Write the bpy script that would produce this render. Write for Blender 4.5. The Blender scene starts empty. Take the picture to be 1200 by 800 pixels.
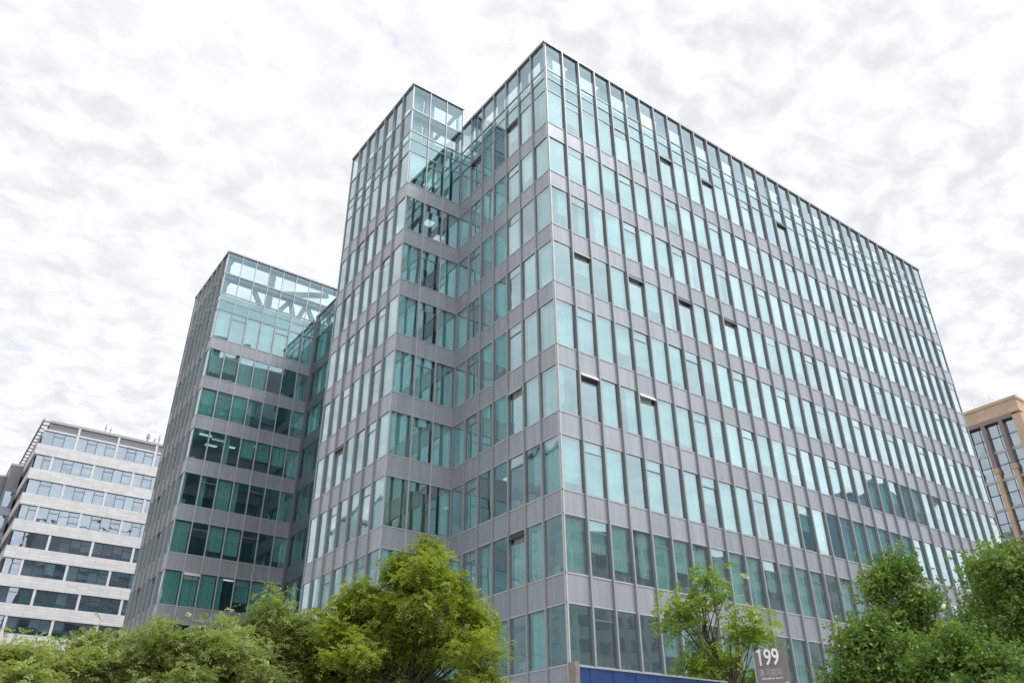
import bpy, math, random
import numpy as np
from mathutils import Vector, Matrix

random.seed(7)
rng = np.random.default_rng(7)
S = bpy.context.scene
C = S.collection
R = math.radians
U = 1.4            # one facade module in metres
EYE = 1.65         # camera height above the pavement

# ------------------------------------------------------------------ camera
YAW, PITCH, ROLL, FPX = R(-36.46055), R(29.898683), R(0.510107), 950.107
CAMP = Vector((-16.80418 * U, -19.98197 * U, EYE))
_r = Vector((math.cos(YAW), math.sin(YAW), 0))
_h = Vector((-math.sin(YAW), math.cos(YAW), 0))
_f = _h * math.cos(PITCH) + Vector((0, 0, math.sin(PITCH)))
_u = -_h * math.sin(PITCH) + Vector((0, 0, math.cos(PITCH)))
RIGHT = _r * math.cos(ROLL) - _u * math.sin(ROLL)
UP = _r * math.sin(ROLL) + _u * math.cos(ROLL)

def proj(p):
    d = Vector(p) - CAMP
    w = max(d.dot(_f), 1e-3)
    return 600 + FPX * d.dot(RIGHT) / w, 400 - FPX * d.dot(UP) / w

def at(px, py, dist):
    """point seen at photo position (px,py) at a horizontal distance"""
    d = _f + RIGHT * ((px - 600) / FPX) + UP * ((400 - py) / FPX)
    return CAMP + d * (dist / math.hypot(d.x, d.y))

cam = bpy.data.cameras.new('camera'); co = bpy.data.objects.new('camera', cam); C.objects.link(co)
cam.sensor_fit = 'HORIZONTAL'; cam.sensor_width = 36; cam.lens = FPX / 1200 * 36
cam.clip_start = 0.1; cam.clip_end = 5000
m = Matrix((RIGHT, UP, -_f)).transposed().to_4x4(); m.translation = CAMP
co.matrix_world = m; S.camera = co

# ------------------------------------------------------------------ materials
def mat(name):
    m = bpy.data.materials.new(name); m.use_nodes = True
    nt = m.node_tree; nt.nodes.clear()
    out = nt.nodes.new('ShaderNodeOutputMaterial')
    return m, nt, out

def N(nt, t, **kw):
    n = nt.nodes.new(t)
    for k, v in kw.items():
        if k in n.inputs.keys(): n.inputs[k].default_value = v
        else: setattr(n, k, v)
    return n

def L(nt, a, b): nt.links.new(a, b)

def mixc(nt, fac, a, b, blend='MIX'):
    n = nt.nodes.new('ShaderNodeMix'); n.data_type = 'RGBA'; n.blend_type = blend
    for i, v in ((0, fac), (6, a), (7, b)):
        if hasattr(v, 'links'): L(nt, v, n.inputs[i])
        else: n.inputs[i].default_value = v if i == 0 else (*v, 1)[:4]
    return n.outputs[2]

def plain(name, col, rough=.5, metal=0., var=.12, scale=1.5, spec=.5, bump=0, streak=False):
    """principled surface with soft wear; streak adds rain marks running down"""
    m, nt, out = mat(name)
    b = N(nt, 'ShaderNodeBsdfPrincipled', Roughness=rough, Metallic=metal)
    b.inputs['Specular IOR Level'].default_value = spec
    tc = N(nt, 'ShaderNodeTexCoord')
    mp = N(nt, 'ShaderNodeMapping'); L(nt, tc.outputs['Object'], mp.inputs[0])
    if streak: mp.inputs['Scale'].default_value = (3, 3, .25)
    nz = N(nt, 'ShaderNodeTexNoise', Scale=scale, Detail=6., Roughness=.6); L(nt, mp.outputs[0], nz.inputs['Vector'])
    rm = N(nt, 'ShaderNodeMapRange'); rm.inputs[1].default_value = .3; rm.inputs[2].default_value = .7
    L(nt, nz.outputs[0], rm.inputs[0])
    isl = N(nt, 'ShaderNodeNewGeometry')
    c1 = mixc(nt, rm.outputs[0], [c * (1 - var) for c in col], [min(1, c * (1 + var)) for c in col])
    mr = N(nt, 'ShaderNodeMapRange'); mr.inputs[3].default_value = .89; mr.inputs[4].default_value = 1.07
    L(nt, isl.outputs['Random Per Island'], mr.inputs[0])
    c2 = mixc(nt, 1., c1, (1, 1, 1), 'MULTIPLY'); L(nt, mr.outputs[0], c2.node.inputs[7])
    L(nt, c2, b.inputs['Base Color'])
    if bump:
        bm = N(nt, 'ShaderNodeBump', Strength=bump, Distance=.02); L(nt, nz.outputs[0], bm.inputs['Height']); L(nt, bm.outputs[0], b.inputs['Normal'])
    L(nt, b.outputs[0], out.inputs[0])
    return m

def glass(name, tint, refl, base, wav=.012, power=2.2):
    """coated sun-control glass: tinted see-through pane with a strong sky reflection"""
    m, nt, out = mat(name)
    tr = N(nt, 'ShaderNodeBsdfTransparent')
    geo = N(nt, 'ShaderNodeNewGeometry'); tc = N(nt, 'ShaderNodeTexCoord')
    v = N(nt, 'ShaderNodeMapRange'); v.inputs[3].default_value = .82; v.inputs[4].default_value = 1.08
    L(nt, geo.outputs['Random Per Island'], v.inputs[0])
    tcol = mixc(nt, 1., tint, (1, 1, 1), 'MULTIPLY'); L(nt, v.outputs[0], tcol.node.inputs[7]); L(nt, tcol, tr.inputs[0])
    nz = N(nt, 'ShaderNodeTexNoise', Scale=.55, Detail=1.5, Roughness=.45); L(nt, tc.outputs['Object'], nz.inputs['Vector'])
    bp = N(nt, 'ShaderNodeBump', Strength=1., Distance=wav); L(nt, nz.outputs[0], bp.inputs['Height'])
    gl = N(nt, 'ShaderNodeBsdfGlossy', Roughness=.012); L(nt, bp.outputs[0], gl.inputs['Normal'])
    lw = N(nt, 'ShaderNodeLayerWeight', Blend=.5)
    pw = N(nt, 'ShaderNodeMath', operation='POWER'); L(nt, lw.outputs['Facing'], pw.inputs[0]); pw.inputs[1].default_value = power
    gv = N(nt, 'ShaderNodeMapRange'); gv.inputs[3].default_value = .86; gv.inputs[4].default_value = 1.04
    wn = N(nt, 'ShaderNodeMath', operation='FRACT'); w7 = N(nt, 'ShaderNodeMath', operation='MULTIPLY'); w7.inputs[1].default_value = 17.3
    L(nt, geo.outputs['Random Per Island'], w7.inputs[0]); L(nt, w7.outputs[0], wn.inputs[0]); L(nt, wn.outputs[0], gv.inputs[0])
    gc = mixc(nt, 1., (1, 1, 1), (1, 1, 1), 'MULTIPLY'); L(nt, mixc(nt, pw.outputs[0], refl, (.97, .99, 1.)), gc.node.inputs[6]); L(nt, gv.outputs[0], gc.node.inputs[7])
    L(nt, gc, gl.inputs['Color'])
    fr = N(nt, 'ShaderNodeMapRange'); L(nt, pw.outputs[0], fr.inputs[0]); fr.inputs[3].default_value = base; fr.inputs[4].default_value = 1.
    mx = N(nt, 'ShaderNodeMixShader'); L(nt, fr.outputs[0], mx.inputs[0]); L(nt, tr.outputs[0], mx.inputs[1]); L(nt, gl.outputs[0], mx.inputs[2])
    L(nt, mx.outputs[0], out.inputs[0])
    return m

def leafmat(name, a, b, c):
    m, nt, out = mat(name)
    geo = N(nt, 'ShaderNodeNewGeometry')
    at_ = N(nt, 'ShaderNodeAttribute', attribute_name='tint')
    c1 = mixc(nt, at_.outputs['Fac'], a, b)
    p = N(nt, 'ShaderNodeMath', operation='POWER'); L(nt, geo.outputs['Random Per Island'], p.inputs[0]); p.inputs[1].default_value = 2.5
    c2 = mixc(nt, p.outputs[0], c1, c)
    d = N(nt, 'ShaderNodeBsdfPrincipled', Roughness=.42); d.inputs['Specular IOR Level'].default_value = .45; L(nt, c2, d.inputs['Base Color'])
    t = N(nt, 'ShaderNodeBsdfTranslucent'); L(nt, mixc(nt, 1., c2, (1.25, 1.35, .6), 'MULTIPLY'), t.inputs['Color'])
    mx = N(nt, 'ShaderNodeMixShader'); mx.inputs[0].default_value = .38
    L(nt, d.outputs[0], mx.inputs[1]); L(nt, t.outputs[0], mx.inputs[2]); L(nt, mx.outputs[0], out.inputs[0])
    return m

def emit(name, col, s):
    m, nt, out = mat(name); e = N(nt, 'ShaderNodeEmission', Strength=s); e.inputs[0].default_value = (*col, 1)
    L(nt, e.outputs[0], out.inputs[0]); return m

def coursed(name, col, course, rough=.75, joint=.72):
    """stone cladding in level courses with thin dark joints"""
    m, nt, out = mat(name)
    b = N(nt, 'ShaderNodeBsdfPrincipled', Roughness=rough)
    tc = N(nt, 'ShaderNodeTexCoord'); sp = N(nt, 'ShaderNodeSeparateXYZ'); L(nt, tc.outputs['Object'], sp.inputs[0])
    ad = N(nt, 'ShaderNodeMath', operation='ADD'); L(nt, sp.outputs[0], ad.inputs[0]); L(nt, sp.outputs[1], ad.inputs[1])
    cb = N(nt, 'ShaderNodeCombineXYZ'); L(nt, ad.outputs[0], cb.inputs[0]); L(nt, sp.outputs[2], cb.inputs[1])
    br = N(nt, 'ShaderNodeTexBrick', Scale=1.); L(nt, cb.outputs[0], br.inputs['Vector'])
    br.inputs['Color1'].default_value = (*[c * .93 for c in col], 1); br.inputs['Color2'].default_value = (*[c * 1.06 for c in col], 1)
    br.inputs['Mortar'].default_value = (*[c * joint for c in col], 1); br.inputs['Mortar Size'].default_value = .018
    br.inputs['Brick Width'].default_value = 1.3; br.inputs['Row Height'].default_value = course; br.offset = 0.
    nz = N(nt, 'ShaderNodeTexNoise', Scale=.8, Detail=8.); L(nt, tc.outputs['Object'], nz.inputs['Vector'])
    mr = N(nt, 'ShaderNodeMapRange'); mr.inputs[1].default_value = .3; mr.inputs[2].default_value = .7; mr.inputs[3].default_value = .93; mr.inputs[4].default_value = 1.05
    L(nt, nz.outputs[0], mr.inputs[0])
    c2 = mixc(nt, 1., (1, 1, 1), (1, 1, 1), 'MULTIPLY'); L(nt, br.outputs[0], c2.node.inputs[6]); L(nt, mr.outputs[0], c2.node.inputs[7])
    L(nt, c2, b.inputs['Base Color']); L(nt, b.outputs[0], out.inputs[0])
    return m

M = {}
M['panel'] = plain('grey_metal_panel', (.37, .395, .43), .33, .3, .13, .9, streak=True)
M['fin'] = plain('grey_fin_metal', (.365, .385, .40), .45, .25, .08, .8, streak=True)
M['cap'] = plain('pale_aluminium', (.54, .545, .56), .5, .2, .06)
M['frame'] = plain('window_frame_metal', (.22, .23, .245), .4, .4, .06)
M['coping'] = plain('coping_metal', (.40, .39, .40), .4, .4, .08)
M['glass'] = glass('teal_glass', (.56, .88, .86), (.68, .93, 1.), .37, .009)
M['bandglass'] = glass('teal_band_glass', (.46, .80, .79), (.62, .91, .98), .34)
M['blueglass'] = glass('blue_grey_glass', (.50, .60, .66), (.74, .87, 1.), .42)
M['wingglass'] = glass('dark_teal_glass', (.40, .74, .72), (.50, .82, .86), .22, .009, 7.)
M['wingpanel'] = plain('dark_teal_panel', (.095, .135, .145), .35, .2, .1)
M['skyglass'] = glass('bright_blue_glass', (.5, .62, .70), (.76, .90, 1.), .52)
M['clearglass'] = glass('pale_blue_glass', (.82, .94, .94), (.52, .78, .88), .22)
M['blind'] = plain('pale_blind_cloth', (.76, .82, .79), .8, 0, .05, 3, spec=.2)
M['blind2'] = plain('green_blind_cloth', (.72, .88, .80), .8, 0, .05, 3, spec=.2)
M['blind3'] = plain('ochre_curtain_cloth', (.42, .36, .20), .8, 0, .05, 3, spec=.2)
M['ceil'] = plain('ceiling_white', (.62, .63, .62), .8, 0, .04)
M['inside'] = plain('inner_wall_paint', (.42, .44, .43), .8, 0, .06)
M['carpet'] = plain('office_carpet', (.12, .12, .125), .9, 0, .1)
M['lamp'] = emit('ceiling_lamp', (1, .98, .92), .5)
M['wood'] = plain('office_furniture', (.28, .2, .12), .5, 0, .2)
M['stone'] = coursed('pale_stone_courses', (.74, .73, .735), .36)
M['white'] = plain('white_painted_pier', (.74, .74, .77), .5, 0, .05)
M['tan'] = coursed('tan_stone_courses', (.62, .46, .32), .55, .7, .8)
M['brown'] = plain('dark_brown_metal', (.27, .215, .215), .45, .2, .1)
M['bluewall'] = plain('blue_painted_sheet', (.007, .043, .175), .42, .1, .1, .7, streak=True)
M['sign'] = plain('grey_brown_sign_panel', (.22, .20, .205), .45, .2, .08)
M['letter'] = plain('white_lettering', (.86, .86, .86), .4, 0, .02)
M['letter2'] = plain('grey_lettering', (.56, .54, .54), .4, 0, .04)
M['post'] = plain('rust_stained_post', (.24, .22, .20), .7, 0, .3, 4)
M['bark'] = plain('bark', (.12, .095, .07), .9, 0, .3, 8, bump=.6)
M['asphalt'] = plain('asphalt', (.05, .05, .052), .85, 0, .15, 3, bump=.2)
M['paving'] = coursed('paving_slabs', (.46, .45, .44), .6, .8)
M['kerb'] = plain('kerb_stone', (.36, .36, .35), .8, 0, .1)
M['paint'] = plain('road_paint', (.75, .75, .73), .6, 0, .1)
M['ground'] = plain('ground_concrete', (.30, .295, .285), .9, 0, .2, .2)
M['soil'] = plain('soil', (.09, .07, .05), .95, 0, .3, 3)
M['conc'] = plain('concrete', (.40, .40, .40), .8, 0, .12, 1)
M['darkm'] = plain('dark_metal', (.06, .06, .065), .4, .4, .1)
M['greywin'] = plain('far_window_grey', (.40, .45, .46), .3, 0, .2)
M['city'] = plain('far_facade_pale', (.66, .67, .66), .8, 0, .1)
M['leaf_locust'] = leafmat('locust_leaves', (.11, .19, .04), (.27, .36, .055), (.48, .49, .08))
M['leaf_olive'] = leafmat('olive_green_leaves', (.18, .245, .09), (.32, .39, .13), (.43, .48, .18))
M['leaf_camphor'] = leafmat('camphor_leaves', (.075, .16, .045), (.165, .28, .06), (.32, .41, .07))
M['leaf_sapling'] = leafmat('sapling_leaves', (.14, .25, .045), (.27, .38, .055), (.36, .44, .07))

# ------------------------------------------------------------------ mesh helpers
class MB:
    def __init__(s): s.v = []; s.f = []; s.mi = []; s.ms = []
    def slot(s, m):
        if m not in s.ms: s.ms.append(m)
        return s.ms.index(m)
    def poly(s, pts, m):
        i = len(s.v); s.v += [tuple(p) for p in pts]; s.f.append(tuple(range(i, i + len(pts)))); s.mi.append(s.slot(m))
    def hexa(s, p, m):
        """p: 8 corners, bottom loop 0-3 then top loop 4-7"""
        i = len(s.v); s.v += [tuple(x) for x in p]; k = s.slot(m)
        for q in ((0, 3, 2, 1), (4, 5, 6, 7), (0, 1, 5, 4), (1, 2, 6, 5), (2, 3, 7, 6), (3, 0, 4, 7)):
            s.f.append(tuple(i + a for a in q)); s.mi.append(k)
    def box(s, x0, x1, y0, y1, z0, z1, m):
        s.hexa([(x0, y0, z0), (x1, y0, z0), (x1, y1, z0), (x0, y1, z0), (x0, y0, z1), (x1, y0, z1), (x1, y1, z1), (x0, y1, z1)], m)
    def beam(s, a, b, w, d, m, up=(0, 0, 1)):
        a = Vector(a); b = Vector(b); t = (b - a).normalized(); x = t.cross(Vector(up))
        if x.length < 1e-4: x = t.cross(Vector((1, 0, 0)))
        x.normalize(); y = x.cross(t); x *= w / 2; y *= d / 2
        s.hexa([a - x - y, a + x - y, a + x + y, a - x + y, b - x - y, b + x - y, b + x + y, b - x + y], m)
    def tube(s, pts, rad, m, n=7):
        k = s.slot(m); rings = []
        pts = [Vector(p) for p in pts]
        for j, p in enumerate(pts):
            t = (pts[min(j + 1, len(pts) - 1)] - pts[max(j - 1, 0)]).normalized()
            x = t.cross(Vector((.31, .95, .05))).normalized(); y = t.cross(x)
            i = len(s.v); rings.append(i)
            for a in range(n):
                an = 2 * math.pi * a / n; s.v.append(tuple(p + (x * math.cos(an) + y * math.sin(an)) * rad[j]))
        for j in range(len(rings) - 1):
            for a in range(n):
                s.f.append((rings[j] + a, rings[j] + (a + 1) % n, rings[j + 1] + (a + 1) % n, rings[j + 1] + a)); s.mi.append(k)
        s.f.append(tuple(rings[0] + a for a in range(n))[::-1]); s.mi.append(k)
        s.f.append(tuple(rings[-1] + a for a in range(n))); s.mi.append(k)
    def build(s, name, parent=None, origin=None, smooth=False):
        if origin is None: origin = WO.get(parent.name, Vector((0, 0, 0))) if parent else Vector((0, 0, 0))
        o = Vector(origin)
        me = bpy.data.meshes.new(name)
        me.from_pydata([(a - o.x, b - o.y, c - o.z) for a, b, c in s.v], [], s.f)
        for q in s.ms: me.materials.append(M[q])
        me.polygons.foreach_set('material_index', s.mi)
        if smooth: me.polygons.foreach_set('use_smooth', [True] * len(s.f))
        me.update()
        ob = bpy.data.objects.new(name, me); C.objects.link(ob)
        WO[ob.name] = o
        if parent:
            ob.parent = parent; ob.location = o - WO[parent.name]
        else: ob.location = o
        return ob
WO = {}

def tag(o, label=None, cat=None, group=None, kind=None):
    if label: o['label'] = label
    if cat: o['category'] = cat
    if group: o['group'] = group
    if kind: o['kind'] = kind
    return o

def thing(name, loc, label, cat, group=None):
    o = bpy.data.objects.new(name, None); C.objects.link(o); o.location = loc; o.empty_display_size = .5
    WO[o.name] = Vector(loc)
    return tag(o, label, cat, group)

def put(parent, name, *boxes):
    b = MB()
    for q in boxes: b.box(*q)
    return b.build(name, parent)

# ------------------------------------------------------------------ curtain-wall facades
def zz(k): return EYE + U * k

class Face:
    def __init__(s, O, u, n, cols, pitch, style='fin', key=''):
        s.O = Vector((O[0], O[1], 0)); s.u = Vector((u[0], u[1], 0)); s.n = Vector((n[0], n[1], 0))
        s.cols = cols; s.p = pitch; s.style = style; s.key = key
    def pt(s, a, d, z): p = s.O + s.u * a + s.n * d; return (p.x, p.y, z)
    def bx(s, b, a0, a1, d0, d1, z0, z1, m):
        b.hexa([s.pt(a0, d1, z0), s.pt(a1, d1, z0), s.pt(a1, d0, z0), s.pt(a0, d0, z0),
                s.pt(a0, d1, z1), s.pt(a1, d1, z1), s.pt(a1, d0, z1), s.pt(a0, d0, z1)], m)

def pane(b, F, a0, a1, z0, z1, d, m, amp=.014):
    k = [random.uniform(-amp, amp) for _ in range(3)]
    b.poly([F.pt(a0, d + k[0], z0), F.pt(a1, d + k[1], z0), F.pt(a1, d + k[1] + k[2], z1), F.pt(a0, d + k[0] + k[2], z1)], m)

def blind(b, F, a0, a1, z0, z1, d, m, folds):
    """a hanging pleated cloth"""
    ns = folds * 2
    w = (a1 - a0) / ns
    ph = random.uniform(.4, 1.2)
    for i in range(ns):
        da = d + (.03 * ph if i % 2 else -.03 * ph); db = d + (-.03 * ph if i % 2 else .03 * ph)
        b.poly([F.pt(a0 + i * w, da, z0), F.pt(a0 + (i + 1) * w, db, z0), F.pt(a0 + (i + 1) * w, db, z1), F.pt(a0 + i * w, da, z1)], m)

def window_pieces(F, c, z0, z1, w, spec):
    """returns mesh builders: frame, glass pane, blind (or None), vent flap (or None)"""
    a0 = c * F.p + w; a1 = (c + 1) * F.p - w
    fr = MB(); g = MB(); bl = None; fl = None; gm = spec.get('glass', 'glass')
    t = .035
    F.bx(fr, a0, a1, -.05, .012, z0, z0 + t, 'frame'); F.bx(fr, a0, a1, -.05, .012, z1 - t, z1, 'frame')
    F.bx(fr, a0, a0 + t, -.05, .010, z0 + t, z1 - t, 'frame'); F.bx(fr, a1 - t, a1, -.05, .010, z0 + t, z1 - t, 'frame')
    zt = z1 - t
    if spec['vent']:
        zv = z1 - (z1 - z0) * .215
        F.bx(fr, a0 + t, a1 - t, -.05, .014, zv - .035, zv + .035, 'frame')
        if spec['open']:
            fl = MB(); hh = z1 - t - zv - .04; an = R(spec['open'])
            hh *= .62; dy = math.sin(an) * hh; dz = math.cos(an) * hh; th = .05
            z2 = z1 - t - .01
            b0, b1 = a0 + t + .01, a1 - t - .01
            fl.hexa([F.pt(b0, dy, z2 - dz), F.pt(b1, dy, z2 - dz), F.pt(b1, dy - th, z2 - dz - .02), F.pt(b0, dy - th, z2 - dz - .02),
                     F.pt(b0, .06, z2), F.pt(b1, .06, z2), F.pt(b1, .01, z2), F.pt(b0, .01, z2)], 'cap' if spec['open'] >= 40 else 'darkm')
            zt = zv - .035
        else:
            pane(g, F, a0 + t, a1 - t, zv + .035, z1 - t, 0, gm); zt = zv - .035
    pane(g, F, a0 + t, a1 - t, z0 + t, zt, 0, gm)
    if spec['drop'] > 0:
        bl = MB()
        blind(bl, F, a0 + t + spec['l'] * (a1 - a0), a1 - t - spec['r'] * (a1 - a0), z1 - .06 - (z1 - z0 - .1) * spec['drop'], z1 - .06, -.20, spec['cloth'], spec['folds'])
    return fr, g, bl, fl

def rspec(key, row, col, vent, opens, dens=.9):
    q = random.random()
    drop = 1. if q < .54 * dens / .9 else (random.uniform(.5, .95) if q < dens else 0)
    l = r = 0
    if drop and random.random() < .22:
        if random.random() < .5: l = random.uniform(.2, .6)
        else: r = random.uniform(.2, .6)
    cl = 'blind' if random.random() < .72 else 'blind2'
    s = dict(vent=vent, open=opens.get((key, row, col), 0), drop=drop, l=l, r=r, cloth=cl, folds=random.choice((5, 6, 7, 8)))
    return s

def merge(dst, src):
    o = len(dst.v); dst.v += src.v; mp = [dst.slot(x) for x in src.ms]
    dst.f += [tuple(i + o for i in f) for f in src.f]; dst.mi += [mp[k] for k in src.mi]

def tower(root, faces, rows, spand, opens, dens, top_of, special=None, limit=100):
    """windows of every face: the hundred largest in view as parts, the rest as one part"""
    todo = []
    for F in faces:
        w = .055 if F.style == 'fin' else .03
        for ri, (z0, z1) in enumerate(rows):
            for c in range(F.cols):
                a0 = c * F.p; a1 = a0 + F.p
                q = [proj(F.pt(a, 0, z)) for a, z in ((a0, z0), (a1, z0), (a1, z1), (a0, z1))]
                ar = abs(sum(q[i][0] * q[(i + 1) % 4][1] - q[(i + 1) % 4][0] * q[i][1] for i in range(4))) / 2
                cx = sum(t[0] for t in q) / 4; cy = sum(t[1] for t in q) / 4
                if not (-10 < cx < 1210 and -10 < cy < 770): ar *= .01
                if F.key == 'low' and c > 2: ar *= .01
                todo.append((ar, F, ri, c, z0, z1, w))
    todo.sort(key=lambda t: -t[0])
    rest = MB(); clut = MB()
    for i, (ar, F, ri, c, z0, z1, w) in enumerate(todo):
        vent = (c % 3 == F.vent)
        sp = rspec(F.key, ri, c, vent, opens, dens(F, ri, c))
        if special and (F.key, ri, c) in special: sp.update(special[(F.key, ri, c)])
        if sp['open']: sp['vent'] = True
        if sp['drop'] < .96 and ar > 20:
            for k in range(random.choice((0, 1, 2, 3))):
                q = random.uniform(.1, .8) * F.p; hh = random.uniform(.15, .6); ww = random.uniform(.08, .45)
                F.bx(clut, c * F.p + q, min(c * F.p + q + ww, (c + 1) * F.p - .06), -.75, -.42, z0 - .1, z0 + hh, random.choice(('wood', 'darkm', 'white', 'inside', 'brown')))
        fr, g, bl, fl = window_pieces(F, c, z0, z1, w, sp)
        if i < limit:
            og = Vector(F.pt((c + .5) * F.p, 0, z0))
            wo = fr.build('window', root, og)
            g.build('glass_pane', wo, og)
            if bl: bl.build('blind', wo, og)
            if fl: fl.build('vent_flap', wo, og)
        else:
            for q in (fr, g, bl, fl):
                if q: merge(rest, q)
    tag(rest.build('window_grid', root), kind='stuff'); tag(clut.build('sill_clutter', root), kind='stuff')
    # fins and mullions, each its own part
    for F in faces:
        zt = top_of[F.key]
        for c in range(F.cols + 1):
            b = MB(); a = c * F.p
            if c in (0, F.cols) and F.style == 'fin':
                if c == 0: F.bx(b, 0, .07, -.05, .045, .05, zt - .17, 'cap')
                else: F.bx(b, a - .12, a, -.05, .06, .05, zt - .17, 'fin')
            elif F.style == 'fin':
                F.bx(b, a - .046, a + .046, -.06, F.depth, .05, zt - .17, 'fin')
            else:
                if c == 0: continue
                F.bx(b, a - .03, a + .03, -.05, .02 if F.key == 'low' else .065, .05, zt - .17, 'frame' if F.key == 'low' else 'cap')
            b.build('fin' if F.style == 'fin' else 'mullion', root)

def bands(root, faces, spand, zc=None):
    """per storey: the metal spandrel panels, with pale caps above and below"""
    for (z0, z1) in spand:
        b = MB(); cp = MB()
        for F in faces:
            for c in range(F.cols):
                a0, a1 = c * F.p, (c + 1) * F.p
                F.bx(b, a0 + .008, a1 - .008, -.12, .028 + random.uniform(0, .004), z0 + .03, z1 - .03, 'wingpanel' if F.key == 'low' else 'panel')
            if F.key == 'low': continue
            F.bx(cp, 0, F.cols * F.p, -.12, .06, z1 - .03, z1 + .025, 'cap')
            F.bx(cp, 0, F.cols * F.p, -.12, .05, z0 - .02, z0 + .03, 'cap')
        b.build('spandrel_panels', root); cp.build('sill_trim', root)

def glassrows(root, faces, zs, name, m='bandglass', back=None, w=.055):
    for F in faces:
        b = MB()
        for (z0, z1) in zs:
            for c in range(F.cols): pane(b, F, c * F.p + w, (c + 1) * F.p - w, z0 + .03, z1 - .03, 0, m, .009)
        b.build(name, root)
        t = MB()
        for z in sorted({z for q in zs for z in q}): F.bx(t, 0, F.cols * F.p, -.06, .035, z - .03, z + .03, 'fin')
        t.build('transom', root)
        if back:
            k = MB()
            for (z0, z1) in back: F.bx(k, .02, F.cols * F.p - .02, -.10, -.06, z0, z1, 'inside') if F.key == 'rear' else F.bx(k, .02, F.cols * F.p - .02, -.30, -.18, z0, z1, 'inside')
            k.build('shadow_box', root)

# ------------------------------------------------------------------ MAIN OFFICE BUILDING
ZR = dict(top=31.245, T1=29.445, T2=28.888, T3=28.101, s1t=26.078, s1b=25.267, s2t=23.317, s2b=22.51, s3t=20.494, s3b=19.686,
          s4t=17.704, s4b=16.901, s5t=14.889, s5b=14.06, s6t=12.151, s6b=11.282, s7t=9.267, s7b=8.432, s8t=6.498, s8b=5.557,
          s9t=3.742, s9b=2.80, s10t=.55, s10b=-.35, jtop=32.77, Ja=30.91)
Z = {k: zz(v) for k, v in ZR.items()}
PY = 1.005 * U
main = thing('office_building', (0, 0, 0), 'large teal glass office block with a stepped corner, filling the middle of the photo', 'building', 'teal glass office blocks')
FR = Face((0, 0), (1, 0), (0, -1), 32, U, 'fin', 'right'); FR.vent = 1; FR.depth = .15
FL = Face((0, 0), (0, 1), (-1, 0), 7, PY, 'fin', 'wing'); FL.vent = 2; FL.depth = .11
FJ = Face((-3 * U, 7 * PY), (1, 0), (0, -1), 3, U, 'flat', 'recess'); FJ.vent = 1
FK = Face((-3 * U, 7 * PY), (0, 1), (-1, 0), 7, PY, 'fin', 'left'); FK.vent = 1; FK.depth = .14
faces = [FR, FL, FJ, FK]
rows = [(Z['s1t'], Z['T3'])] + [(Z['s%dt' % (k + 1)], Z['s%db' % k]) for k in range(1, 10)]
spand = [(Z['s%db' % k], Z['s%dt' % k]) for k in range(1, 11)]
rows_in = [(a + .025, b - .02) for a, b in rows]; rows_in[0] = (rows[0][0] + .025, rows[0][1] - .03)
opens = {('right', 3, 1): 28, ('right', 3, 4): 26, ('right', 3, 7): 28, ('right', 3, 10): 27, ('right', 5, 1): 40, ('right', 5, 4): 40,
         ('right', 0, 7): 26, ('right', 0, 10): 26, ('right', 0, 16): 26, ('wing', 5, 2): 42, ('wing', 0, 2): 30, ('wing', 0, 5): 30, ('left', 5, 4): 26,
         ('wing', 7, 2): 24}
def dens_main(F, ri, c):
    if F.key == 'recess': return .9 if ri not in (1,) else .25
    if F.key == 'wing' and ri >= 6: return .7
    if ri >= 8: return .55
    return .94
special = {('recess', 1, 0): dict(drop=0), ('recess', 1, 1): dict(drop=0), ('recess', 1, 2): dict(drop=.95, l=.45, r=0),
           ('recess', 6, 0): dict(drop=.95, cloth='blind3', l=0, r=0), ('recess', 6, 1): dict(drop=.95, cloth='blind3', l=0, r=0), ('recess', 6, 2): dict(drop=.95, l=.5, r=0),
           ('recess', 4, 2): dict(drop=.98, l=.25, r=.35), ('recess', 2, 1): dict(drop=.45), ('wing', 8, 0): dict(drop=0), ('wing', 8, 2): dict(drop=0), ('wing', 8, 1): dict(drop=1., l=0, r=0, cloth='blind2'),
           ('right', 8, 0): dict(drop=0), ('right', 8, 1): dict(drop=0), ('right', 8, 2): dict(drop=0), ('right', 8, 3): dict(drop=0),
           ('right', 7, 1): dict(drop=.55, l=0, r=0), ('right', 7, 2): dict(drop=.8, l=0, r=0), ('right', 7, 0): dict(drop=1, l=0, r=0), ('right', 7, 5): dict(drop=.6, l=0, r=0),
           ('wing', 3, 5): dict(drop=0)}
tops = {'right': Z['top'], 'wing': Z['top'], 'recess': Z['jtop'], 'left': Z['jtop']}
tower(main, faces, rows_in, spand, opens, dens_main, tops, special)
bands(main, faces, spand)
glassrows(main, [FR, FL], [(Z['T3'], Z['T2']), (Z['T2'], Z['T1'])], 'glass_band', back=[(Z['T3'], Z['T1'] - .03)])
glassrows(main, [FR, FL], [(Z['T1'] + .06, Z['top'] - .12)], 'parapet_screen', 'clearglass')
glassrows(main, [FJ, FK], [(Z['T3'], Z['T2']), (Z['T2'], Z['T1'])], 'glass_band', back=[(Z['T3'], Z['T1'] - .03)], w=.04)
glassrows(main, [FJ, FK], [(Z['T1'] + .06, Z['Ja']), (Z['Ja'] + .06, Z['jtop'] - .12)], 'parapet_screen', 'clearglass', w=.04)
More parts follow.
